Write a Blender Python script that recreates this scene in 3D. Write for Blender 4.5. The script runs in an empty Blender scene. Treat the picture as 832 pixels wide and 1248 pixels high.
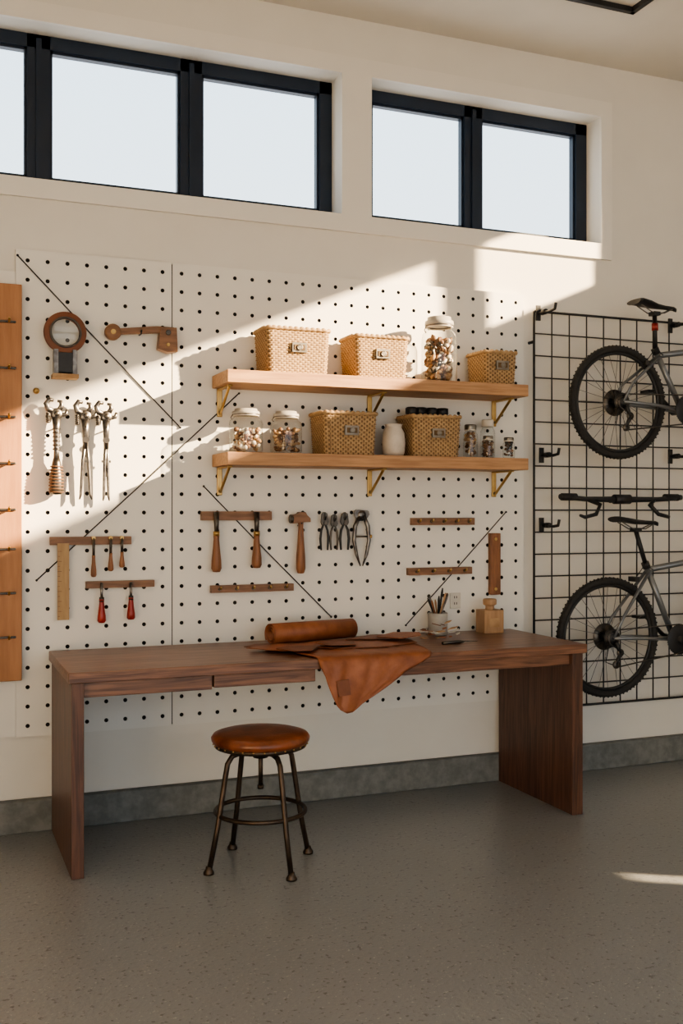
import bpy,bmesh,math,random
from mathutils import Vector,Matrix
random.seed(7)
SC=bpy.context.scene
V=Vector
pi=math.pi
# ---------------------------------------------------------------- materials
def nt(name):
    m=bpy.data.materials.new(name);m.use_nodes=True
    n=m.node_tree;b=n.nodes['Principled BSDF'];return m,n,b
def mix(n,a,b,fac):
    r=n.nodes.new('ShaderNodeMix');r.data_type='RGBA'
    r.inputs[6].default_value=(*a,1);r.inputs[7].default_value=(*b,1)
    n.links.new(fac,r.inputs[0]);return r.outputs[2]
def noise(n,scale,detail=4,stretch=(1,1,1),rough=.55,dist=0):
    tc=n.nodes.new('ShaderNodeTexCoord');mp=n.nodes.new('ShaderNodeMapping')
    mp.inputs['Scale'].default_value=stretch
    n.links.new(tc.outputs['Object'],mp.inputs[0])
    t=n.nodes.new('ShaderNodeTexNoise');t.inputs['Scale'].default_value=scale
    t.inputs['Detail'].default_value=detail;t.inputs['Roughness'].default_value=rough
    t.inputs['Distortion'].default_value=dist
    n.links.new(mp.outputs[0],t.inputs['Vector']);return t.outputs[0]
def ramp(n,src,lo,hi):
    r=n.nodes.new('ShaderNodeMapRange');r.inputs[1].default_value=lo;r.inputs[2].default_value=hi
    n.links.new(src,r.inputs[0]);return r.outputs[0]
def bump(n,b,src,st,dist=.01):
    u=n.nodes.new('ShaderNodeBump');u.inputs['Strength'].default_value=st;u.inputs['Distance'].default_value=dist
    n.links.new(src,u.inputs['Height']);n.links.new(u.outputs[0],b.inputs['Normal'])
def mat(name,c1,c2=None,rough=.5,metal=0,scale=12,stretch=(1,1,1),lo=.35,hi=.65,bst=0,bsc=None,bd=.005,dist=0,spec=.5,coat=0):
    m,n,b=nt(name);c2=c2 or tuple(x*.8 for x in c1)
    f=ramp(n,noise(n,scale,5,stretch,dist=dist),lo,hi)
    n.links.new(mix(n,c1,c2,f),b.inputs['Base Color'])
    b.inputs['Roughness'].default_value=rough;b.inputs['Metallic'].default_value=metal
    b.inputs['Specular IOR Level'].default_value=spec
    b.inputs['Coat Weight'].default_value=coat
    if bst: bump(n,b,noise(n,bsc or scale,4,stretch),bst,bd)
    return m
M={}
M['wall']=mat('plaster_wall',(.76,.73,.67),(.73,.70,.64),.85,scale=3,bst=.15,bsc=90,bd=.002)
M['ceil']=mat('ceiling_paint',(.70,.67,.61),(.67,.64,.58),.9,scale=3)
M['trim']=mat('trim_paint',(.79,.76,.70),(.77,.74,.68),.6,scale=3)
M['peg']=mat('pegboard_white',(.79,.765,.71),(.77,.745,.69),.6,scale=4)
M['hole']=mat('hole_shade',(.02,.017,.014),rough=.9)  # near-black colour standing in for the shade inside the pegboard holes
M['frame']=mat('window_frame_navy',(.012,.024,.048),(.010,.019,.038),.4,scale=5)
M['black']=mat('black_metal',(.012,.012,.013),(.018,.018,.019),.45,scale=30)
M['rubber']=mat('tire_rubber',(.016,.015,.015),(.024,.023,.021),.75,scale=60)
M['chrome']=mat('steel_tool',(.24,.225,.21),(.11,.10,.095),.36,1,scale=35)
M['dsteel']=mat('dark_steel',(.09,.085,.08),(.14,.12,.10),.4,1,scale=25)
M['gframe']=mat('bike_frame_grey',(.17,.18,.19),(.19,.20,.21),.35,.5,scale=4,coat=.3)
M['brass']=mat('brass',(.58,.40,.17),(.45,.29,.11),.38,1,scale=15)
M['ruler']=mat('boxwood_ruler',(.42,.27,.12),(.33,.20,.09),.5,scale=9,stretch=(8,8,1))
M['shelf']=mat('shelf_oak_x',(.50,.285,.145),(.35,.185,.09),.55,scale=5,stretch=(1,12,14),bst=.1,bsc=6)
WD=dict(scale=4,dist=1.2)
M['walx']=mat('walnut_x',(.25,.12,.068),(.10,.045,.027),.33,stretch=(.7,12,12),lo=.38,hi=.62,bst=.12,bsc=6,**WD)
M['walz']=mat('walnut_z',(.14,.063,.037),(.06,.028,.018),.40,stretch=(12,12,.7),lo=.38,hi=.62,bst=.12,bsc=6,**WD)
M['toolx']=mat('tool_wood_x',(.27,.14,.075),(.17,.085,.045),.5,scale=8,stretch=(1,8,8))
M['toolz']=mat('tool_wood_z',(.30,.13,.058),(.18,.078,.037),.45,scale=8,stretch=(8,8,1))
M['ltool']=mat('light_wood_z',(.45,.28,.15),(.36,.21,.11),.5,scale=8,stretch=(8,8,1))
M['cork']=mat('plywood_panel',(.44,.215,.10),(.35,.16,.07),.6,scale=6,stretch=(6,6,.6),bst=.1,bsc=40)
M['red']=mat('red_handle',(.32,.025,.018),(.25,.018,.013),.35,scale=10)
M['leather']=mat('saddle_leather',(.33,.115,.045),(.22,.07,.027),.5,scale=14,bst=.3,bsc=120,bd=.002)
M['leather2']=mat('dark_leather',(.21,.074,.033),(.15,.05,.023),.55,scale=10,bst=.3,bsc=120,bd=.002)
M['seat']=mat('stool_leather',(.34,.095,.03),(.12,.032,.013),.33,scale=11,lo=.3,hi=.7,bst=.3,bsc=70,bd=.004,coat=.15)
M['bronze']=mat('stool_bronze',(.10,.07,.05),(.05,.035,.025),.42,.8,scale=14)
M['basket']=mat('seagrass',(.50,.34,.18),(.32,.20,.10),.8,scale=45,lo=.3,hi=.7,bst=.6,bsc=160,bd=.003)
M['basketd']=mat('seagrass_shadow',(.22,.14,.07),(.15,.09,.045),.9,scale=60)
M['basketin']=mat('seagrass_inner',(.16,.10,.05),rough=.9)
M['label']=mat('label_metal',(.30,.27,.23),(.2,.18,.15),.4,.9,scale=20)
M['ceramic']=mat('vase_ceramic',(.60,.54,.47),(.52,.46,.39),.5,scale=30)
M['cup']=mat('cup_ceramic',(.43,.41,.37),(.34,.32,.29),.5,scale=18)
M['tan']=mat('tan_bits',(.50,.33,.18),(.36,.21,.1),.7)
M['brn']=mat('brown_bits',(.20,.10,.05),(.13,.065,.03),.6)
M['wht']=mat('white_bits',(.72,.68,.60),(.60,.54,.46),.6)
M['plastic']=mat('outlet_plastic',(.72,.68,.6),rough=.4)
M['conc']=mat('concrete_curb',(.21,.215,.205),(.14,.145,.138),.85,scale=22,bst=.4,bsc=60,bd=.005)
M['bounce']=mat('bounce_ground_concrete',(.32,.30,.28),(.26,.25,.23),.9,scale=2)  # surface of the unseen ground added for light bounce
def glassmat(name,tint,f0,f1,rough=.02):
    m=bpy.data.materials.new(name);m.use_nodes=True;n=m.node_tree
    n.nodes.remove(n.nodes['Principled BSDF'])
    t=n.nodes.new('ShaderNodeBsdfTransparent');t.inputs[0].default_value=(*tint,1)
    g=n.nodes.new('ShaderNodeBsdfGlossy');g.inputs['Roughness'].default_value=rough
    lw=n.nodes.new('ShaderNodeLayerWeight');lw.inputs[0].default_value=.5
    pw=n.nodes.new('ShaderNodeMath');pw.operation='POWER';pw.inputs[1].default_value=3
    n.links.new(lw.outputs['Facing'],pw.inputs[0])
    mr=n.nodes.new('ShaderNodeMapRange');mr.inputs[3].default_value=f0;mr.inputs[4].default_value=f1
    n.links.new(pw.outputs[0],mr.inputs[0])
    x=n.nodes.new('ShaderNodeMixShader');n.links.new(mr.outputs[0],x.inputs[0])
    n.links.new(t.outputs[0],x.inputs[1]);n.links.new(g.outputs[0],x.inputs[2])
    n.links.new(x.outputs[0],n.nodes['Material Output'].inputs[0]);return m
M['glass']=glassmat('jar_glass',(.95,.96,.955),.05,.7)
M['pane']=glassmat('window_glass',(.99,.995,1),.02,.4)
# floor
m,n,b=nt('epoxy_floor')
f1=ramp(n,noise(n,.9,3),.2,.8);base=mix(n,(.275,.285,.285),(.235,.243,.243),f1)
sp=ramp(n,noise(n,60,2),.62,.70)
r=n.nodes.new('ShaderNodeMix');r.data_type='RGBA';n.links.new(base,r.inputs[6]);r.inputs[7].default_value=(.13,.13,.125,1);n.links.new(sp,r.inputs[0])
sp2=ramp(n,noise(n,85,2,(1,1.01,1)),.65,.72)
r2=n.nodes.new('ShaderNodeMix');r2.data_type='RGBA';n.links.new(r.outputs[2],r2.inputs[6]);r2.inputs[7].default_value=(.40,.40,.39,1);n.links.new(sp2,r2.inputs[0])
n.links.new(r2.outputs[2],b.inputs['Base Color'])
b.inputs['Roughness'].default_value=.28
bump(n,b,noise(n,60,3),.4,.004);M['floor']=m
# ---------------------------------------------------------------- builder
class B:
    def __init__(s): s.bm=bmesh.new();s.m=[]
    def mi(s,k):
        if k not in s.m: s.m.append(k)
        return s.m.index(k)
    def face(s,vs,k,sm=False):
        try: f=s.bm.faces.new(vs)
        except ValueError: return
        f.material_index=s.mi(k);f.smooth=sm
    def box(s,a,b,k,rot=None):
        a=V(a);b=V(b);c=(a+b)/2
        P=[]
        for x in(a.x,b.x):
            for y in(a.y,b.y):
                for z in(a.z,b.z):
                    p=V((x,y,z))
                    if rot: p=c+rot@(p-c)
                    P.append(s.bm.verts.new(p))
        for q in((0,1,3,2),(4,6,7,5),(0,4,5,1),(2,3,7,6),(0,2,6,4),(1,5,7,3)): s.face([P[i] for i in q],k)
    def rings(s,R,k,closed=False,cap=True,sm=True,kf=None):
        vs=[[s.bm.verts.new(p) for p in r] for r in R];n=len(R[0]);m=len(R)
        for i in range(m if closed else m-1):
            a=vs[i];b=vs[(i+1)%m]
            for j in range(n): s.face([a[j],a[(j+1)%n],b[(j+1)%n],b[j]],kf(i,j) if kf else k,sm)
        if cap and not closed:
            s.face(vs[0][::-1],k);s.face(vs[-1],k)
    def tube(s,pts,r,k,seg=10,closed=False):
        pts=[V(p) for p in pts];n=len(pts)
        rs=r if isinstance(r,(list,tuple)) else [r]*n
        R=[];up=None
        for i,p in enumerate(pts):
            if closed: t=pts[(i+1)%n]-pts[i-1]
            else: t=pts[min(i+1,n-1)]-pts[max(i-1,0)]
            t.normalize()
            if up is None:
                up=V((0,0,1)) if abs(t.z)<.9 else V((1,0,0))
            x=(up-t*up.dot(t)).normalized();up=x;y=t.cross(x)
            R.append([p+(x*math.cos(2*pi*j/seg)+y*math.sin(2*pi*j/seg))*rs[i] for j in range(seg)])
        s.rings(R,k,closed)
    def cyl(s,a,b,r,k,r2=None,seg=16): s.tube([a,b],[r,r if r2 is None else r2],k,seg)
    def lathe(s,c,prof,k,seg=28,ax='z',cap=True):
        c=V(c);R=[]
        for r,h in prof:
            ring=[]
            for j in range(seg):
                a=2*pi*j/seg;u=math.cos(a)*max(r,1e-4);w=math.sin(a)*max(r,1e-4)
                ring.append(c+(V((u,w,h)) if ax=='z' else V((u,h,w)) if ax=='y' else V((h,u,w))))
            R.append(ring)
        s.rings(R,k,cap=cap)
    def ring(s,c,R,r,k,ax='y',seg=64,ss=10,sx=1):
        c=V(c);P=[]
        for i in range(seg):
            a=2*pi*i/seg;u=math.cos(a)*R*sx;w=math.sin(a)*R
            P.append(c+(V((u,0,w)) if ax=='y' else V((u,w,0)) if ax=='z' else V((0,u,w))))
        s.tube(P,r,k,ss,True)
    def prism(s,poly,y0,y1,k,f=None):
        f=f or (lambda u,w,y:V((u,y,w)))
        a=[s.bm.verts.new(f(u,w,y0)) for u,w in poly];b=[s.bm.verts.new(f(u,w,y1)) for u,w in poly];n=len(poly)
        s.face(a,k);s.face(b[::-1],k)
        for i in range(n): s.face([a[i],b[i],b[(i+1)%n],a[(i+1)%n]],k)
    def blob(s,c,r,k,sub=1,jit=.2):
        c=V(c);r=V(r) if not isinstance(r,(int,float)) else V((r,r,r))
        ret=bmesh.ops.create_icosphere(s.bm,subdivisions=sub,radius=1)
        q=Matrix.Rotation(random.random()*6,3,V((random.random(),random.random(),random.random()+.1)).normalized()) if jit else Matrix.Identity(3)
        i=s.mi(k);fs=set()
        for v in ret['verts']:
            p=v.co*(1+random.uniform(-jit,jit));p=V((p.x*r.x,p.y*r.y,p.z*r.z));v.co=c+q@p
            fs.update(v.link_faces)
        for f in fs: f.material_index=i;f.smooth=True
    def done(s,name,bev=0,sub=0,parent=None):
        bmesh.ops.recalc_face_normals(s.bm,faces=s.bm.faces[:])
        cs=[v.co for v in s.bm.verts]
        lo=V([min(c[i] for c in cs) for i in range(3)]);hi=V([max(c[i] for c in cs) for i in range(3)])
        o=(lo+hi)/2;o.z=lo.z
        for v in s.bm.verts: v.co-=o
        me=bpy.data.meshes.new(name);s.bm.to_mesh(me);s.bm.free()
        for k in s.m: me.materials.append(M[k])
        ob=bpy.data.objects.new(name,me);SC.collection.objects.link(ob);ob.location=o
        if bev:
            md=ob.modifiers.new('bevel','BEVEL');md.width=bev;md.segments=2;md.limit_method='ANGLE';md.angle_limit=math.radians(50)
        if parent: ob.parent=parent
        return ob
# ---------------------------------------------------------------- room
W=4.75;CE=3.85
XL,XR,YF=-2.6,5.0,-2.2
def wall(name,lo,hi,fix0,fix1,holes,axis,k='wall'):
    b=B()
    us=sorted({lo[0],hi[0]}|{h[0] for h in holes}|{h[1] for h in holes})
    zs=sorted({lo[1],hi[1]}|{h[2] for h in holes}|{h[3] for h in holes})
    for i in range(len(us)-1):
        for j in range(len(zs)-1):
            u=(us[i]+us[i+1])/2;z=(zs[j]+zs[j+1])/2
            if any(h[0]<u<h[1] and h[2]<z<h[3] for h in holes): continue
            if axis=='x': b.box((us[i],fix0,zs[j]),(us[i+1],fix1,zs[j+1]),k)
            else: b.box((fix0,us[i],zs[j]),(fix1,us[i+1],zs[j+1]),k)
    bmesh.ops.remove_doubles(b.bm,verts=b.bm.verts[:],dist=1e-5)
    seen={};kill=[]
    for f in b.bm.faces:
        key=tuple(round(x,4) for x in f.calc_center_median())
        if key in seen: kill+= [f,seen[key]]
        seen[key]=f
    bmesh.ops.delete(b.bm,geom=list(set(kill)),context='FACES')
    return b.done(name)
WZ0,WZ1=2.87,3.565
wall('wall_back',(XL-.2,0),(XR+.2,CE),W,W+.2,[(-1.0,1.90,WZ0,WZ1),(2.06,3.43,WZ0,WZ1)],'x')
SA=(1.31,3.124,3.22,3.778);SB=(3.279,3.741,3.32,3.774);SD=(1.62,1.76,.3,1.08)
wall('wall_right',(YF,0),(W,CE),XR,XR+.08,[(SA[0]-.03,SA[1]+.03,SA[2]-.03,SA[3]+.03),(SB[0]-.03,SB[1]+.03,SB[2]-.03,SB[3]+.03),SD],'y')
wall('wall_left',(YF,0),(W,CE),XL-.15,XL,[],'y')
wall('wall_front',(XL-.15,0),(XR+.15,CE),YF-.2,YF,[(-2.0,4.4,0,3.0)],'x')
b=B();b.box((XL-.2,YF-.2,-.12),(XR+.2,W+.2,0),'floor');b.done('floor')
b=B();b.box((XL-.2,YF-.2,CE),(XR+.2,W+.2,CE+.15),'ceil');b.done('ceiling')
b=B();b.box((-15,-22,-.2),(16,YF-.2,-.08),'bounce');b.done('bounce_ground')  # unseen ground outside, added to bounce daylight into the room
b=B();b.box((XL,W-.05,0),(XR,W,.14),'conc');b.done('baseboard_back',.006)
b=B()
for x0,x1,z0,z1 in((-1.1,3.50,2.785,WZ0),(-1.1,3.50,WZ1,3.65),(3.43,3.50,WZ0,WZ1),(1.90,2.06,WZ0,WZ1),(-1.1,-1.0,WZ0,WZ1)):
    b.box((x0,W-.018,z0),(x1,W+.001,z1),'trim')
b.done('trim_1')
def window(name,x0,x1,z0,z1,y,mull,fw=.055,d=.06):
    b=B()
    b.box((x0,y,z0),(x1,y+d,z0+.045),'frame');b.box((x0,y,z1-.06),(x1,y+d,z1),'frame')
    for a,c in [(x0,x0+fw),(x1-fw-.01,x1)]: b.box((a,y,z0),(c,y+d,z1),'frame')
    for a,c in mull:
        b.box((a,y,z0),(c,y+d,z1),'frame')
        mid=(a+c)/2;b.box((mid-.012,y-.012,z0+.02),(mid+.012,y,z1-.02),'frame')
    xs=[x0+fw]+[v for m_ in mull for v in m_]+[x1-fw-.01]
    for i in range(0,len(xs),2):
        a,c=xs[i],xs[i+1];t=.012
        for q in((a,z0+.045,a+t,z1-.06),(c-t,z0+.045,c,z1-.06),(a,z0+.045,c,z0+.045+t),(a,z1-.06-t,c,z1-.06)): b.box((q[0],y+.014,q[1]),(q[2],y+.05,q[3]),'frame')
    b.box((x0+.01,y+.035,z0+.01),(x1-.01,y+.04,z1-.01),'pane')
    return b.done(name)
window('window_1',-1.0,1.90,WZ0,WZ1,W+.12,[(-.30,-.2),(.423,.524),(1.126,1.23)])
window('window_2',2.06,3.43,WZ0,WZ1,W+.12,[(2.658,2.763)],fw=.06)
for i,s_ in enumerate((SA,SB)):
    b=B();y0,y1,z0,z1=s_
    for a,c in(((y0-.03,z0-.03),(y1+.03,z0)),((y0-.03,z1),(y1+.03,z1+.03)),((y0-.03,z0),(y0,z1)),((y1,z0),(y1+.03,z1))):
        b.box((XR+.0,a[0],a[1]),(XR+.03,c[0],c[1]),'frame')
    b.box((XR+.012,y0,z0),(XR+.016,y1,z1),'pane')
    b.done('window_%d'%(3+i))
b=B();x0,x1,y0,y1,z0,z1=2.40,3.20,3.31,4.16,3.825,CE
for p in((x0,y0,x1,y0+.025),(x0,y1-.025,x1,y1),(x0,y0,x0+.025,y1),(x1-.025,y0,x1,y1)): b.box((p[0],p[1],z0),(p[2],p[3],z1),'black')
b.done('ceiling_light_frame')
# ---------------------------------------------------------------- pegboard
PY=4.722
b=B();P=.085;NC,NR=30,25;X0,Z0=.37,.42
hr=.0092;N=16
sq=[];h=P/2
for j in range(N):
    a=2*pi*j/N;c,s=math.cos(a),math.sin(a);k=h/max(abs(c),abs(s));sq.append((c*k,s*k))
for i in range(NC):
    if i==8: X0+=.004
    for j in range(NR):
        cx=X0+(i+.5)*P;cz=Z0+(j+.5)*P
        o=[b.bm.verts.new((cx+u,PY,cz+w)) for u,w in sq]
        n1=[b.bm.verts.new((cx+hr*math.cos(2*pi*q/N),PY,cz+hr*math.sin(2*pi*q/N))) for q in range(N)]
        n2=[b.bm.verts.new((v.co.x,PY+.012,v.co.z)) for v in n1]
        for q in range(N):
            q2=(q+1)%N
            b.face([o[q],o[q2],n1[q2],n1[q]],'peg');b.face([n1[q],n1[q2],n2[q2],n2[q]],'hole')
XE=X0+NC*P;ZE=Z0+NR*P
b.box((.365,PY+.013,Z0),(XE,W-.002,ZE),'hole')  # dark sheet behind the holes, coloured as the shadowed cavity
for q in(((.363,PY,Z0-.004),(.37,W-.002,ZE+.004)),((XE,PY,Z0-.004),(XE+.006,W-.002,ZE+.004)),((.37,PY,ZE),(XE,W-.002,ZE+.004)),((.37,PY,Z0-.004),(XE,W-.002,Z0))): b.box(*q,'peg')
b.done('pegboard')
b=B();b.box((-.25,PY+.004,.42),(.362,W-.002,2.45),'peg');b.done('backing_board')
for p,q in(((.37,2.52),(1.09,1.79)),((1.37,1.96),(.45,1.10)),((1.20,1.52),(1.837,.888)),((2.82,1.40),(2.24,.83))):
    b=B();b.tube([(p[0],PY-.004,p[1]),((p[0]+q[0])/2,PY-.004,(p[1]+q[1])/2-.004),(q[0],PY-.004,q[1])],.0028,'black',6);
    b.blob((p[0],PY-.006,p[1]),.006,'black',1,0);b.blob((q[0],PY-.006,q[1]),.006,'black',1,0);b.done('hanging_cord')
b=B();b.box((-.25,4.675,.67),(.385,4.715,2.385),'cork')
for z in(2.22,2.02,1.81,1.61,1.41,1.24,1.05,.86):
    for x in(.0,.27):
        b.box((x-.10,4.665,z-.005),(x+.09,4.675,z+.005),'dsteel')
        b.tube([(x+.06,4.67,z),(x+.06,4.645,z-.004),(x+.06,4.63,z+.012)],.005,'brass',8)
b.done('wooden_hook_panel',.003)
# ---------------------------------------------------------------- shelves
def shelf(zt):
    b=B();b.box((1.24,4.45,zt-.058),(2.79,4.718,zt),'shelf')
    for x in(1.275,2.04,2.745):
        b.box((x-.012,4.708,zt-.19),(x+.012,4.719,zt-.058),'brass')
        b.box((x-.012,4.53,zt-.066),(x+.012,4.719,zt-.058),'brass')
        b.tube([(x,4.70,zt-.175),(x,4.545,zt-.064)],.007,'brass',8)
        b.blob((x,4.703,zt-.17),.008,'black',1,0)
    return b.done('wooden_shelf',.003)
S1,S2=2.035,1.668
shelf(S1);shelf(S2)
def basket(x0,x1,z,h,y0=4.485,y1=4.70,lab=True):
    b=B();cx,cy=(x0+x1)/2,(y0+y1)/2;hx,hy=(x1-x0)/2,(y1-y0)/2;rc=.03
    pts=[];st=.0045
    def line(a,c):
        n=max(1,int((V(c)-V(a)).length/st))
        for i in range(n): pts.append(V(a).lerp(V(c),i/n))
    def arc(c,a0):
        for i in range(8):
            a=a0+(pi/2)*i/8;pts.append(V((c[0]+rc*math.cos(a),c[1]+rc*math.sin(a))))
    line((-hx+rc,-hy),(hx-rc,-hy));arc((hx-rc,-hy+rc),-pi/2)
    line((hx,-hy+rc),(hx,hy-rc));arc((hx-rc,hy-rc),0)
    line((hx-rc,hy),(-hx+rc,hy));arc((-hx+rc,hy-rc),pi/2)
    line((-hx,hy-rc),(-hx,-hy+rc));arc((-hx+rc,-hy+rc),pi)
    n=len(pts);nrm=[]
    for i in range(n):
        t=pts[(i+1)%n]-pts[i-1];nrm.append(V((t.y,-t.x)).normalized())
    rows=int(h/.0105);R=[];sub=4
    wave=lambda i,row:.5+.5*math.cos(2*pi*i/6+(row%2)*pi)
    for r in range(rows*sub+1):
        v=r/sub;row=min(int(v),rows-1);fr=v-row;z_=z+.001+v*(h-.012)/rows;tap=.93+.07*(v/rows)
        ring=[]
        for i in range(n):
            d=.0052*math.sin(pi*fr)**.6*(.35+.65*wave(i,row)) if 0<fr<1 else 0
            p=pts[i]*tap+nrm[i]*(d-.006);ring.append(V((cx+p.x,cy+p.y,z_)))
        R.append(ring)
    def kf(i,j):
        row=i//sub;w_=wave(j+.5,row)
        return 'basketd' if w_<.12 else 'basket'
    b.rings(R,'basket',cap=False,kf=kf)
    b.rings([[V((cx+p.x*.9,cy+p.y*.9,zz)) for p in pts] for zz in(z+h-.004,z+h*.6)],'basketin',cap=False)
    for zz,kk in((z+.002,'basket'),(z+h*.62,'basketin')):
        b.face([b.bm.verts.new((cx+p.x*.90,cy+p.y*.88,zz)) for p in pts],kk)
    rp=[V((cx+p.x*.985+0,cy+p.y*.97,z+h-.009+.002*math.sin(i*1.05))) for i,p in enumerate(pts)]
    b.tube(rp,[.0085+.0015*math.sin(i*1.05) for i in range(n)],'basket',8,True)
    if lab:
        ly=y0+.003;lz=z+h*.56
        b.box((cx-.035,ly-.008,lz-.022),(cx+.035,ly+.004,lz+.022),'label')
        b.box((cx-.026,ly-.011,lz-.012),(cx+.026,ly-.007,lz+.012),'basketin')
        b.cyl((cx,ly-.016,lz),(cx,ly-.008,lz),.009,'label')
        b.ring((cx,ly-.014,lz),.012,.002,'label',seg=16,ss=6)
    return b.done('woven_basket')
basket(1.43,1.75,S1,.215);basket(1.865,2.155,S1,.205);basket(2.565,2.755,S1,.17)
basket(1.71,1.99,S2,.205);basket(2.17,2.44,S2,.205)
def jar(x,z,r,h,name,kinds,fill=.6,cnt=60,lid='glass',y=4.585,sz=.016,long=1):
    b=B();bt=h*.80
    b.lathe((x,y,z),[(r*.88,.001),(r*.96,.006),(r,.016),(r,bt*.82),(r*.96,bt*.90),(r*.80,bt*.97),(r*.74,bt),(r*.74,bt+h*.04)],'glass',36,cap=False)
    b.lathe((x,y,z),[(0,.003),(r*.9,.003),(r*.9,.008),(0,.008)],'glass',24)
    b.ring((x,y,z+bt+h*.035),r*.75,.0035,'wht','z',32,8)
    if lid=='glass':
        b.lathe((x,y,z),[(r*.78,bt+h*.055),(r*.82,bt+h*.07),(r*.80,bt+h*.12),(r*.68,bt+h*.135),(r*.66,bt+h*.18),(0,bt+h*.19)],'cup',28)
        b.ring((x,y,z+bt+h*.05),r*.78,.003,'chrome','z',32,8)
        b.tube([(x-r*.8,y,z+bt+h*.05),(x-r*.95,y-.004,z+bt*.97),(x-r*.84,y-.004,z+bt*.92)],.0025,'chrome',6)
    else:
        b.lathe((x,y,z),[(r*.80,bt+h*.03),(r*.82,bt+h*.04),(r*.82,h*.97),(r*.76,h),(0,h)],lid,28)
    for i in range(cnt):
        a=random.random()*2*pi;rr=max(0,(r*.95-sz*max(1,long*.7)))*random.random()**.35
        zz=z+.012+sz*.6+random.random()*bt*fill
        b.blob((x+rr*math.cos(a),y+rr*math.sin(a),zz),(sz,sz*.8,sz*.7*long),random.choice(kinds),1,.22)
    b.done(name)
jar(2.36,S1,.088,.335,'tall_glass_jar',['brn','wht','tan','dsteel','brn','chrome'],.75,190,'glass',sz=.013,long=2.3)
jar(1.365,S2,.078,.21,'glass_storage_jar',['tan','wht','brn','brn'],.55,120,'glass',sz=.014)
jar(1.56,S2,.074,.205,'glass_storage_jar',['tan','brn','tan','brn'],.6,120,'glass',sz=.013)
jar(2.535,S2,.037,.17,'spice_jar',['brn','tan'],.8,60,'label',sz=.011)
jar(2.622,S2,.031,.115,'spice_jar',['brn'],.8,40,'label',sz=.010,y=4.56)
jar(2.672,S2,.038,.205,'spice_jar',['tan','brn'],.45,50,'wht',sz=.010,y=4.65)
jar(2.742,S2,.031,.11,'spice_jar',['brn','dsteel'],.8,40,'label',sz=.010,y=4.56)
b=B();b.lathe((2.10,4.56,S2),[(0,0),(.045,0),(.054,.02),(.057,.07),(.052,.115),(.040,.138),(.040,.15),(.045,.156),(.038,.156),(.034,.145),(.034,.13),(0,.12)],'ceramic',32);b.done('ceramic_vase')
b=B();zb=S2+.130
for i,x in enumerate((2.215,2.265,2.325,2.385)):
    b.lathe((x,4.60,zb),[(.018,0),(.028,.03),(.028,.085),(.030,.088),(.030,.112+.004*(i%2)),(.022,.118),(.0,.113)],'black',20)
b.box((2.20,4.59,zb+.05),(2.40,4.61,zb+.09),'black')
b.done('canister_set')
# ---------------------------------------------------------------- desk
DH=.79;DY0,DY1=4.03,4.70
b=B()
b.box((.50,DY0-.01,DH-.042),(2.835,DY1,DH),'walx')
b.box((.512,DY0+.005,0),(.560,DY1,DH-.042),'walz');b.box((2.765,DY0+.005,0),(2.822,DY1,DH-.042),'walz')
b.box((.560,DY0+.035,DH-.105),(1.07,DY0+.055,DH-.044),'walx')
b.box((1.075,DY0+.028,DH-.098),(1.51,DY0+.048,DH-.044),'walx')
b.box((1.90,DY0+.030,DH-.098),(2.765,DY0+.05,DH-.044),'walx')
b.box((.56,DY0+.06,DH-.10),(1.50,DY1-.1,DH-.043),'walx');b.box((1.905,DY0+.06,DH-.095),(2.765,DY1-.1,DH-.043),'walx')
b.box((1.5,DY1-.14,DH-.09),(1.91,DY1-.1,DH-.043),'walx')
b.done('walnut_workbench',.003)
# stool
b=B();cx,cy=1.235,3.945;SH=.525
b.lathe((cx,cy,0),[(.0,SH-.058),(.172,SH-.058),(.182,SH-.054),(.185,SH-.040)],'bronze',48)
b.lathe((cx,cy,0),[(.0,SH-.042),(.184,SH-.042),(.194,SH-.030),(.196,SH-.018),(.188,SH-.006),(.165,SH+.001),(.10,SH+.004),(0,SH+.003)],'seat',56)
for i in range(28):
    a=2*pi*i/28;b.blob((cx+.187*math.cos(a),cy+.187*math.sin(a),SH-.043),.004,'brass',1,0)
b.cyl((cx,cy,SH-.22),(cx,cy,SH-.058),.009,'bronze');b.cyl((cx,cy,SH-.10),(cx,cy,SH-.055),.03,'bronze',.045);b.cyl((cx,cy,SH-.225),(cx,cy,SH-.21),.013,'bronze')
angs=[math.radians(a) for a in(190,104,284,13)]
for a in angs:
    ca,sa=math.cos(a),math.sin(a)
    prof=[(.03,SH-.075),(.09,SH-.073),(.125,SH-.082),(.145,SH-.11),(.158,SH-.18),(.188,.17),(.222,.018)]
    b.tube([(cx+r*ca,cy+r*sa,z) for r,z in prof],.0105,'bronze',12)
    b.lathe((cx+.225*ca,cy+.225*sa,0),[(0,0),(.021,0),(.021,.008),(.013,.02),(.011,.03),(0,.03)],'bronze',16)
b.ring((cx,cy,.215),.178,.009,'bronze','z',64,10)
b.done('leather_stool')
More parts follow.
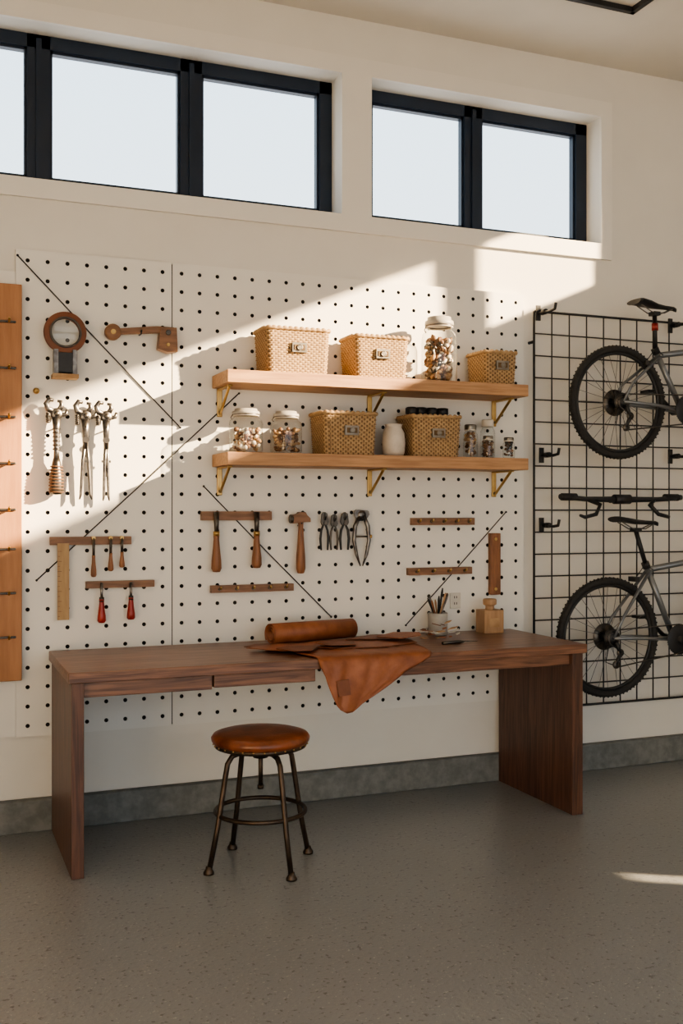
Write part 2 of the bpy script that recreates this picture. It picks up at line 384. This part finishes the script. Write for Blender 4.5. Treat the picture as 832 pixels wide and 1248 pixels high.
# ---------------------------------------------------------------- leather on bench
b=B()
p0=V((1.455,4.50,DH+.052));p1=V((1.90,4.60,DH+.050));ax=(p1-p0)
t=ax.normalized();sx=V((0,0,1));sy=t.cross(sx).normalized()
turns=2.6;ns=70;prof=[]
for i in range(ns+1):
    a=i/ns*turns*2*pi;rr=.018+.0125*a/(2*pi);prof.append((math.cos(a)*rr,math.sin(a)*rr))
prof2=[(u*(1+.0028/max(.01,math.hypot(u,w))),w*(1+.0028/max(.01,math.hypot(u,w)))) for u,w in prof][::-1]
poly=prof+prof2
ra=[b.bm.verts.new(p0+sy*u+sx*w) for u,w in poly];rb=[b.bm.verts.new(p1+sy*u+sx*w) for u,w in poly]
n_=len(poly)
for i in range(n_): b.face([ra[i],ra[(i+1)%n_],rb[(i+1)%n_],rb[i]],'leather',True)
for i in range(ns):
    j=n_-1-i
    b.face([ra[i],ra[i+1],ra[j-1],ra[j]],'leather2');b.face([rb[i],rb[j],rb[j-1],rb[i+1]],'leather2')
b.done('leather_roll')
b=B()
def strip(rows,k,amp=.006,cols=18):
    vs=[]
    for ri,(xa,xb,y,z) in enumerate(rows):
        r=[]
        for j in range(cols+1):
            u=j/cols;x=xa+(xb-xa)*u
            wv=amp*(math.sin(x*38+ri*.35)+.5*math.sin(x*71+ri*.2))
            if z<DH-.01: r.append(b.bm.verts.new((x,y-abs(wv)*1.6,z+.1*wv)))
            else: r.append(b.bm.verts.new((x,y,z+abs(wv)*.6)))
        vs.append(r)
    for i in range(len(vs)-1):
        for j in range(cols): b.face([vs[i][j],vs[i][j+1],vs[i+1][j+1],vs[i+1][j]],k,True)
zt=DH+.006
strip([(1.62,1.78,4.52,zt),(1.55,1.90,4.45,zt),(1.50,2.02,4.36,zt+.001),(1.47,2.07,4.26,zt+.002),(1.47,2.06,4.16,zt+.001),(1.49,2.045,4.08,zt),(1.50,2.035,4.035,zt),(1.505,2.03,4.014,zt-.006),(1.508,2.02,4.009,zt-.018),(1.515,1.975,4.007,DH-.04),(1.53,1.905,4.005,DH-.07),(1.54,1.86,4.004,DH-.10),(1.555,1.80,4.003,DH-.135),(1.565,1.745,4.003,DH-.165),(1.58,1.70,4.003,DH-.195),(1.60,1.675,4.003,DH-.215),(1.625,1.655,4.003,DH-.228)],'leather',.006,30)
def piece(poly,z,k,tilt=0,th=.003):
    c=V((sum(p[0] for p in poly)/len(poly),sum(p[1] for p in poly)/len(poly)))
    b.prism(poly,z,z+th,k,lambda u,w,y:V((u,w,y+tilt*(u-c.x)+abs(tilt)*.2)))
piece([(1.33,4.50),(1.40,4.56),(1.62,4.58),(1.80,4.52),(1.72,4.40),(1.55,4.36),(1.40,4.42)],DH+.001,'leather2')
piece([(1.30,4.36),(1.45,4.43),(1.62,4.36),(1.56,4.22),(1.42,4.20)],DH+.012,'leather',.02)
piece([(1.40,4.25),(1.47,4.30),(1.60,4.24),(1.52,4.12),(1.44,4.14)],DH+.018,'leather2',.02)
piece([(1.50,4.36),(1.66,4.47),(1.88,4.50),(2.10,4.40),(2.08,4.26),(1.90,4.18),(1.68,4.20)],DH+.013,'leather',.0)
piece([(1.80,4.44),(1.96,4.52),(2.14,4.44),(2.05,4.32)],DH+.019,'leather2',.03)
piece([(1.60,4.30),(1.70,4.38),(1.80,4.34),(1.76,4.22),(1.64,4.20)],DH+.019,'leather2',-.03)
piece([(1.94,4.40),(2.06,4.48),(2.16,4.40),(2.12,4.30),(2.0,4.28)],DH+.026,'leather',.05)
b.prism([(1.575,DH-.09),(1.63,DH-.085),(1.64,DH-.15),(1.585,DH-.155)],3.982,3.988,'leather2')
o=b.done('leather_hide');md=o.modifiers.new('s','SOLIDIFY');md.thickness=.002
b=B()
for i in range(22):
    x=random.uniform(2.19,2.40);y=random.uniform(4.32,4.52);a=random.random()*3;l=random.uniform(.012,.03)
    piece([(x+l*math.cos(a),y+l*math.sin(a)),(x+l*.6*math.cos(a+1.5),y+l*.6*math.sin(a+1.5)),(x-l*math.cos(a),y-l*math.sin(a)),(x+l*.5*math.cos(a-1.4),y+l*.5*math.sin(a-1.4))],DH+.001+.004*(i%5),random.choice(['leather','tan','leather2','wht']),random.uniform(-.3,.3),.004)
b.done('scrap_pile')
b=B();x,y=2.36,4.60
b.lathe((x,y,DH),[(0,0),(.044,0),(.048,.006),(.050,.105),(.048,.11),(.045,.108),(.043,.02),(0,.018)],'cup',32)
for i in range(9):
    a=i*.75;r=.026;l=random.uniform(.17,.23);dx,dy=math.cos(a),math.sin(a)
    p=V((x-r*dx*.5,y-r*dy*.5,DH+.02));q=V((x+(r+.028)*dx,y+(r+.01)*dy,DH+l))
    k=['toolz','black','ltool','chrome','black'][i%5];m_=p.lerp(q,.62)
    b.tube([p,m_,p.lerp(q,.9),q],[.003,.0045,.006,.003],k,8)
b.done('tool_cup')
b=B();x,y=2.655,4.60
b.box((x-.055,y-.045,DH),(x+.055,y+.045,DH+.115),'ltool')
b.lathe((x,y,DH+.115),[(.024,0),(.022,.018),(.026,.022),(.034,.026),(.035,.05),(.030,.055),(0,.056)],'ltool',24)
b.box((x-.03,y-.048,DH+.03),(x+.03,y-.045,DH+.075),'tan')
b.done('wooden_bottle_block',.005)
b=B();b.tube([(2.20,4.24,DH+.008),(2.30,4.26,DH+.008),(2.33,4.265,DH+.008)],[.007,.008,.003],'dsteel',8);b.tube([(2.33,4.265,DH+.008),(2.40,4.275,DH+.004)],[.003,.0015],'chrome',8);b.done('leather_awl')
b=B();b.box((2.49,PY-.008,.905),(2.55,PY-.0005,.985),'plastic')
for z in(.925,.957): b.box((2.512,PY-.0095,z),(2.516,PY-.008,z+.012),'black');b.box((2.524,PY-.0095,z),(2.528,PY-.008,z+.012),'black')
b.done('electrical_outlet',.002)
# ---------------------------------------------------------------- tools on pegboard
def rail(b,x0,x1,z,h=.036,pegs=0,k='toolx'):
    b.box((x0,PY-.03,z-h/2),(x1,PY-.001,z+h/2),k)
    for i in range(pegs):
        x=x0+(x1-x0)*(i+.5)/pegs
        b.tube([(x,PY-.03,z),(x,PY-.05,z+.002),(x,PY-.056,z+.012)],.005,'brass',8)
        b.cyl((x,PY-.034,z),(x,PY-.029,z),.008,'dsteel')
def handle(b,x,z0,z1,r,k='toolz',y=PY-.045):
    h=z1-z0
    b.lathe((x,y,z0),[(0,0),(r*.7,.002),(r,.1*h),(r*.95,.3*h),(r*.7,.6*h),(r*.55,.85*h),(r*.6,h),(0,h)],k,16)
b=B();rail(b,.505,.86,1.272,.036)
b.box((.535,PY-.04,.925),(.585,PY-.031,1.262),'ruler')
for z in range(14): b.box((.536,PY-.0412,.94+z*.022),(.553 if z%2 else .545,PY-.04,.942+z*.022),'brn')
for x,l in((.69,.15),(.765,.125),(.815,.11)):
    handle(b,x,1.26-l,1.26-l*.35,.013);b.cyl((x,PY-.045,1.26-l*.35),(x,PY-.045,1.285),.006,'dsteel')
    b.cyl((x,PY-.05,1.285),(x,PY-.025,1.285),.008,'brass')
b.done('tool_rack')
b=B();rail(b,.66,.965,1.075,.03)
for x,l in((.725,.165),(.855,.155)):
    handle(b,x,1.07-l,1.07-l*.35,.019,'red');b.cyl((x,PY-.045,1.07-l*.4),(x,PY-.045,1.085),.006,'chrome')
    b.cyl((x,PY-.045,1.07-l*.42),(x,PY-.045,1.07-l*.3),.011,'dsteel')
b.done('screwdriver_rack')
b=B();rail(b,1.185,1.525,1.382,.042)
for x,z0 in((1.25,1.12),(1.445,1.135)):
    handle(b,x,z0,1.30,.024);b.cyl((x,PY-.045,1.29),(x,PY-.045,1.40),.010,'dsteel',.013)
    b.cyl((x,PY-.045,1.29),(x,PY-.045,1.31),.015,'brass')
b.done('file_rack')
def peghook(b,x,z):
    b.tube([(x,PY-.001,z),(x,PY-.05,z),(x,PY-.06,z+.015)],.004,'black',8)
b=B();x=1.665
handle(b,x,1.105,1.36,.023,'toolz',PY-.045)
b.prism([(x-.042,1.345),(x-.046,1.385),(x-.02,1.392),(x-.012,1.40),(x+.02,1.40),(x+.028,1.385),(x+.045,1.37),(x+.046,1.352),(x+.02,1.352),(x-.012,1.348)],PY-.062,PY-.028,'toolx')
b.cyl((x-.056,PY-.045,1.367),(x-.04,PY-.045,1.367),.021,'dsteel')
peghook(b,x,1.335);b.done('wooden_mallet',.003)
def pliers(x,z1,z0,w,k='dsteel',hk='black'):
    b=B();y=PY-.035;h=z1-z0
    zp=z1-.30*h
    b.prism([(x-.002,z1),(x-w*.30,z1-.04*h),(x-w*.42,zp+.03*h),(x-w*.30,zp-.04*h),(x+.0,zp-.05*h),(x+w*.05,zp)],y-.006,y+.006,k)
    b.prism([(x+.002,z1),(x+w*.30,z1-.04*h),(x+w*.42,zp+.03*h),(x+w*.30,zp-.04*h),(x+.0,zp-.05*h),(x-w*.05,zp)],y-.008,y+.004,k)
    b.cyl((x,y-.013,zp),(x,y+.008,zp),w*.16,k)
    for s in(-1,1):
        b.tube([(x+s*w*.1,y,zp-.02*h),(x+s*w*.36,y,zp-.18*h),(x+s*w*.46,y,zp-.40*h),(x+s*w*.36,y,z0)],[w*.11,w*.13,w*.14,w*.10],hk,10)
    peghook(b,x,zp+.02);b.done('pliers',.001)
pliers(1.79,1.40,1.215,.045);pliers(1.84,1.39,1.215,.042,'dsteel','dsteel');pliers(1.895,1.40,1.215,.05)
b=B();x=1.985;y=PY-.035
b.lathe((x,y,1.385),[(0,-.008),(.022,-.008),(.024,0),(.022,.008),(0,.008)],'chrome',20,'y')
b.prism([(x-.042,1.395),(x-.03,1.412),(x+.03,1.408),(x+.042,1.39),(x+.03,1.37),(x-.03,1.372)],y-.005,y+.005,'chrome')
for s in(-1,1): b.tube([(x+s*.012,y,1.38),(x+s*.034,y,1.33),(x+s*.040,y,1.26),(x+s*.026,y,1.19),(x+s*.006,y,1.135)],[.010,.011,.010,.008,.003],'chrome',10)
b.cyl((x-.04,y-.004,1.28),(x+.04,y-.004,1.28),.004,'dsteel');b.cyl((x+.04,y-.004,1.28),(x+.052,y-.004,1.28),.009,'brass')
peghook(b,x,1.36);b.done('spring_caliper')
b=B();rail(b,1.23,1.635,1.04,.034,5);b.done('peg_rail')
b=B();rail(b,2.265,2.62,1.352,.036,5);b.done('peg_rail')
b=B();rail(b,2.245,2.605,1.10,.036,4);b.done('peg_rail')
b=B();b.box((2.715,PY-.028,.97),(2.775,PY-.001,1.29),'toolz');
for z in(1.0,1.26): b.cyl((2.745,PY-.033,z),(2.745,PY-.027,z),.009,'brass')
b.done('wooden_rail_block',.003)
# magnifier
b=B();x,z=.565,2.185;y=PY-.06
b.lathe((x,y,z),[(.062,-.02),(.090,-.016),(.092,0),(.090,.016),(.062,.02),(.062,-.02)],'leather2',48,'y',cap=False)
b.ring((x,y-.02,z),.064,.005,'dsteel',seg=48,ss=8)
b.lathe((x,y,z),[(0,-.004),(.060,-.001),(.060,.001),(0,.004)],'glass',32,'y')
b.prism([(x-.03,z-.088),(x+.03,z-.088),(x+.042,z-.12),(x+.03,z-.175),(x-.03,z-.175),(x-.042,z-.12)],y-.018,y+.022,'black')
b.box((x-.055,y-.03,1.985),(x+.055,y+.045,2.003),'tan');b.box((x-.05,y-.02,2.003),(x-.03,y+.02,2.11),'chrome');b.box((x+.03,y-.02,2.003),(x+.05,y+.02,2.11),'chrome')
b.cyl((x,y+.01,z+.085),(x,PY-.001,z+.085),.005,'black');b.done('magnifying_glass',.002)
b=B();y=PY-.04
b.lathe((.775,y,2.205),[(0,-.018),(.03,-.018),(.036,-.012),(.036,.012),(.03,.018),(0,.018)],'toolx',28,'y')
b.cyl((.775,y-.02,2.205),(.775,y-.015,2.205),.012,'brass')
b.prism([(.79,2.195),(.80,2.222),(.97,2.243),(1.05,2.243),(1.05,2.215),(.97,2.212)],y-.013,y+.013,'toolx')
b.prism([(.975,2.14),(.985,2.235),(1.06,2.24),(1.065,2.13),(1.02,2.125)],y-.025,y+.025,'toolx')
b.cyl((1.02,y-.032,2.215),(1.02,y-.024,2.215),.012,'dsteel')
b.cyl((1.02,y-.030,2.16),(1.02,y-.024,2.16),.008,'brass')
peghook(b,.90,2.205);b.done('wooden_marking_gauge',.003)
def wrench(x,z0,z1,kind=0):
    b=B();y=PY-.045;zt=z1
    b.lathe((x,y,zt-.055),[(0,-.014),(.020,-.014),(.026,-.008),(.026,.008),(.020,.014),(0,.014)],'chrome',24,'y')
    b.lathe((x,y-.018,zt-.055),[(0,-.004),(.010,-.004),(.012,0),(0,.004)],'dsteel',16,'y')
    b.tube([(x-.012,y,zt-.045),(x-.036,y,zt-.034),(x-.044,y,zt-.012),(x-.030,y,zt+.008),(x-.012,y,zt+.004)],[.013,.013,.012,.011,.007],'chrome',12)
    b.tube([(x+.010,y,zt-.04),(x+.022,y,zt-.018),(x+.018,y,zt-.0),(x+.004,y,zt+.002)],[.012,.011,.009,.006],'chrome',12)
    b.tube([(x+.018,y,zt-.06),(x+.040,y,zt-.055),(x+.046,y,zt-.035)],[.010,.010,.007],'chrome',10)
    b.cyl((x-.036,y,zt-.095),(x-.036,y,zt-.05),.007,'dsteel')
    for i in range(5): b.ring((x-.036,y,zt-.09+i*.009),.008,.002,'chrome','z',14,6)
    if kind==0:
        b.tube([(x,y,zt-.07),(x,y,zt-.12),(x,y,zt-.22),(x,y,zt-.27)],[.020,.015,.012,.014],'chrome',14)
        for i in range(6): b.ring((x,y,zt-.12-i*.018),.014,.004,'dsteel','z',16,6)
        b.lathe((x,y,z0),[(0,0),(.024,.002),(.031,.02),(.029,.08),(.019,.14),(.014,.16),(0,.16)],'dsteel',20)
        for i in range(9): b.ring((x,y,z0+.012+i*.014),.0305-.0012*max(0,i-4),.003,'brn','z',20,6)
    else:
        b.tube([(x,y,zt-.07),(x,y,zt-.12),(x,y,zt-.20)],[.018,.014,.011],'chrome',12)
        for s in(-1,1): b.tube([(x,y,zt-.15),(x+s*.012*kind,y,zt-.25),(x+s*.026*kind*.8,y,z0+.02),(x+s*.034*kind*.8,y,z0)],[.009,.008,.006,.003],'chrome',10)
        b.cyl((x,y-.016,zt-.16),(x,y+.012,zt-.16),.014,'dsteel')
        b.box((x-.02,y-.006,zt-.26),(x+.02,y+.006,zt-.25),'dsteel')
    peghook(b,x,zt-.115);b.done('adjustable_wrench')
wrench(.53,1.475,1.885,0);wrench(.655,1.455,1.88,1);wrench(.745,1.45,1.88,.5)
b=B();b.lathe((.447,PY-.022,1.93),[(0,-.012),(.012,-.01),(.014,0),(.008,.01),(.008,.021),(0,.021)],'brass',16,'y');b.done('brass_knob')
# ---------------------------------------------------------------- grid panel
b=B();GY=4.70;gx0,gx1,gz0,gz1=2.98,4.52,.36,2.46
nx,nz=14,18
for i in range(nx+1):
    x=gx0+(gx1-gx0)*i/nx;e=i in(0,nx);b.tube([(x,GY,gz0),(x,GY,gz1)],.0065 if e else .0038,'black',8)
for j in range(nz+1):
    z=gz0+(gz1-gz0)*j/nz;e=j in(0,nz);b.tube([(gx0,GY-.004,z),(gx1,GY-.004,z)],.0065 if e else .0038,'black',8)
def ghook(x,z,l=.15):
    b.box((x-.035,GY-.018,z-.04),(x-.01,GY-.008,z+.04),'black')
    b.tube([(x-.02,GY-.012,z),(x-.01,GY-l*.7,z-.005),(x-.01,GY-l,z),(x-.01,GY-l-.01,z+.03)],.008,'black',10)
    b.cyl((x-.01,GY-.03,z),(x-.01,GY-.07,z),.014,'black')
for x,z in((3.02,2.45),(3.04,1.70),(3.04,1.33),(3.88,2.44),(3.88,1.71)): ghook(x,z)
for x in(gx0,gx1):
    for z in(.6,2.3): b.cyl((x,GY,z),(x,W-.001,z),.008,'black')
b.done('wire_grid_panel')
# ---------------------------------------------------------------- bicycles
def bike(hx,hz,Y,R,bb,joint,sad,head_top,head_bot,front):
    b=B()
    def P(p,dy=0): return V((hx+p[0],Y+dy,hz+p[1]))
    def wheel(c):
        b.ring(c,R-.019,.019,'rubber',seg=96,ss=12)
        b.ring(c,R-.042,.009,'black',seg=96,ss=8)
        b.cyl(c-V((0,.045,0)),c+V((0,.045,0)),.012,'chrome');b.cyl(c-V((0,.025,0)),c+V((0,.025,0)),.024,'black')
        b.lathe(c+V((0,.028,0)),[(.03,0),(.07,0),(.07,.002),(.03,.002)],'dsteel',36,'y')
        for i in range(28):
            a=2*pi*i/28;s=1 if i%2 else -1;a2=a+(.35 if (i//2)%2 else -.35)
            b.tube([c+V((.02*math.cos(a2),s*.022,.02*math.sin(a2))),c+V(((R-.04)*math.cos(a),0,(R-.04)*math.sin(a)))],.0013,'chrome',5)
        for i in range(80):
            a=2*pi*i/80
            for s in(-1,1):
                q=c+V(((R-.003)*math.cos(a+s*.02),s*.010,(R-.003)*math.sin(a+s*.02)))
                b.blob(q,.0055,'rubber',1,0)
    rh=P((0,0));fh=P(front);wheel(rh);wheel(fh)
    BB=P(bb);J=P(joint);HT=P(head_top);HB=P(head_bot);g='gframe'
    st=(J-BB).normalized()
    b.tube([BB,J+st*.03],.016,g,14);b.tube([J,HT],.016,g,14);b.tube([BB,HB],.020,g,14);b.tube([HT+(HT-HB)*.1,HB-(HT-HB)*.1],.021,g,16)
    for s in(-1,1):
        b.tube([J+V((0,s*.015,-.01)),rh+V((.06,s*.045,.10)),rh+V((0,s*.048,0))],[.009,.008,.008],g,10)
        b.tube([BB+V((-.02,s*.02,0)),rh+V((.20,s*.045,-.01)),rh+V((0,s*.048,0))],[.011,.009,.009],g,10)
        b.tube([HB+V((0,s*.01,-.02)),HB+V((.01,s*.05,-.06)),fh+V((0,s*.05,0))],[.015,.014,.010],g,10)
    S=P(sad);post=J+st*.03
    b.tube([post,S+V((0,0,-.045))],.012,'black',12)
    b.cyl(post-st*.02,post+st*.012,.021,'black')
    if sad[1]<.55:
        q=post.lerp(S,.45);b.cyl(q,q.lerp(S,.3),.017,'red')
    prof=[(-.135,.058,.016),(-.12,.070,.020),(-.06,.062,.012),(0,.036,.004),(.06,.020,.0),(.12,.015,-.002),(.14,.008,-.008)]
    R2=[]
    for u,w,z in prof:
        ring=[]
        for j in range(14):
            a=2*pi*j/14;ring.append(S+V((u,w*math.cos(a),z+.5*(.022 if math.sin(a)>0 else .034)*math.sin(a)*(1 if abs(w)>.02 else .8))))
        R2.append(ring)
    b.rings(R2,'black')
    for s in(-1,1): b.tube([S+V((-.1,s*.02,.0)),S+V((-.03,s*.02,-.035)),S+V((.05,s*.018,-.035)),S+V((.11,s*.01,-.008))],.0035,'chrome',6)
    b.box(S+V((-.02,-.024,-.05)),S+V((.02,.024,-.03)),'black')
    dy=-.05
    c=BB+V((0,dy,0))
    b.lathe(c,[(.030,0),(.078,0),(.080,.002),(.078,.004),(.030,.004)],'black',48,'y')
    for i in range(40):
        a=2*pi*i/40;q=c+V((.080*math.cos(a),.002,.080*math.sin(a)));b.blob(q,.003,'dsteel',1,0)
    b.lathe(c+V((0,.012,0)),[(.03,0),(.055,0),(.055,.003),(.03,.003)],'dsteel',36,'y')
    b.cyl(BB-V((0,.075,0)),BB+V((0,.075,0)),.019,'black')
    for s,dd in((-1,V((.12,0,-.11))),(1,V((-.12,0,.11)))):
        e=BB+V((0,s*.075,0))+dd;b.tube([BB+V((0,s*.07,0)),e],[.013,.009],'black',10)
        b.box(e+V((-.04,-.07 if s<0 else .0,-.007)),e+V((.04,.0 if s<0 else .07,.007)),'black')
    for i,r in enumerate((.048,.042,.036,.030,.024)):
        b.lathe(rh+V((0,-.034-.004*i,0)),[(.01,0),(r,0),(r,.002),(.01,.002)],'dsteel' if i%2 else 'black',30,'y')
    d0=rh+V((.01,-.055,-.02));d1=rh+V((.035,-.055,-.075));d2=rh+V((.01,-.055,-.135))
    b.tube([d0,d1],[.012,.010],'black',8);b.tube([d1,d2],[.009,.008],'black',8)
    b.lathe(d1,[(0,-.005),(.020,-.005),(.020,.003),(0,.003)],'dsteel',18,'y');b.lathe(d2,[(0,-.005),(.020,-.005),(.020,.003),(0,.003)],'dsteel',18,'y')
    b.tube([d2+V((-.02,0,0)),rh+V((-.05,-.05,-.12)),rh+V((-.03,-.05,-.03))],.003,'black',6)
    ch=[c+V((0,.002,.080)),rh+V((0,-.042,.040)),rh+V((-.036,-.042,.01)),rh+V((-.02,-.046,-.03)),d1+V((.02,0,0)),d2+V((-.012,0,-.018)),d2+V((.015,0,-.012)),c+V((-.03,.002,-.076)),c+V((.06,.002,-.052)),c+V((.078,.002,.01)),c+V((.05,.002,.062))]
    b.tube(ch,.0038,'dsteel',6,True)
    b.box(J+V((-.10,-.03,-.06)),J+V((-.075,.03,-.035)),'black')
    b.tube([J+V((.02,-.02,.0)),J+V((-.04,-.03,.03)),J+V((-.09,-.02,-.04))],.0025,'black',6)
    ST=HT+(HT-HB).normalized()*.06
    b.tube([HT,ST,ST+V((.07,0,.01))],.014,'black',12)
    hc=ST+V((.07,0,.01))
    b.tube([hc+V((-.04,-.15,.0)),hc+V((-.01,-.08,0)),hc,hc+V((-.01,.08,0)),hc+V((-.04,.13,0))],.013,'black',12)
    return b.done('bicycle')
bike(3.365,1.975,4.50,.298,(.415,-.03),(.255,.26),(.235,.52),(.80,.34),(.84,.22),(.97,.0))
bike(3.273,.752,4.46,.31,(.42,-.025),(.25,.345),(.175,.595),(.80,.42),(.84,.28),(1.0,0))
b=B();y=4.58;z=1.468
b.tube([(3.06,y,z+.012),(3.10,y,z+.012),(3.16,y-.01,z+.004),(3.22,y,z),(3.45,y,z-.002),(3.68,y,z),(3.75,y-.01,z+.004),(3.84,y,z+.012)],[.014,.015,.013,.013,.017,.013,.013,.015],'black',12)
b.tube([(3.24,y,z-.004),(3.29,y-.03,z-.03),(3.25,y-.05,z-.08),(3.18,y-.05,z-.095),(3.15,y-.05,z-.085)],[.012,.012,.011,.010,.007],'black',10)
b.tube([(3.66,y,z-.004),(3.61,y-.03,z-.03),(3.65,y-.05,z-.08),(3.72,y-.05,z-.095)],[.012,.012,.011,.010],'black',10)
b.cyl((3.40,y,z),(3.50,y,z),.026,'black');b.tube([(3.45,y,z),(3.45,4.685,z-.01)],.010,'black',10)
for x in(3.12,3.78): b.cyl((x-.05,y,z+.011),(x+.04,y,z+.011),.019,'rubber')
b.done('spare_handlebar')
# ---------------------------------------------------------------- light
w=bpy.data.worlds.new('sky');w.use_nodes=True;SC.world=w;n=w.node_tree;bg=n.nodes['Background']
tc=n.nodes.new('ShaderNodeTexCoord');sp=n.nodes.new('ShaderNodeSeparateXYZ');n.links.new(tc.outputs['Generated'],sp.inputs[0])
cr=n.nodes.new('ShaderNodeValToRGB');n.links.new(sp.outputs[2],cr.inputs[0])
cr.color_ramp.elements[0].position=.0;cr.color_ramp.elements[0].color=(.92,.94,.95,1)
cr.color_ramp.elements[1].position=.9;cr.color_ramp.elements[1].color=(.40,.62,.95,1)
e=cr.color_ramp.elements.new(.35);e.color=(.76,.90,1.0,1)
n.links.new(cr.outputs[0],bg.inputs[0]);bg.inputs[1].default_value=2.4
sd=bpy.data.lights.new('sun','SUN');sd.energy=34;sd.angle=math.radians(.8);sd.color=(1,.74,.46)
so=bpy.data.objects.new('sun',sd);SC.collection.objects.link(so)
so.rotation_euler=V((-1.6,1,-.672)).to_track_quat('-Z','Y').to_euler()
so.location=(8,-3,6)
try: SC.view_settings.look='AgX - Medium High Contrast'
except Exception: pass
# ---------------------------------------------------------------- camera
cd=bpy.data.cameras.new('camera');cd.lens=36*1262/1248;cam=bpy.data.objects.new('camera',cd);SC.collection.objects.link(cam)
cam.location=(0,0,1.4);cam.rotation_euler=(pi/2,0,-math.atan(506/1262));SC.camera=cam
cd.clip_start=.05
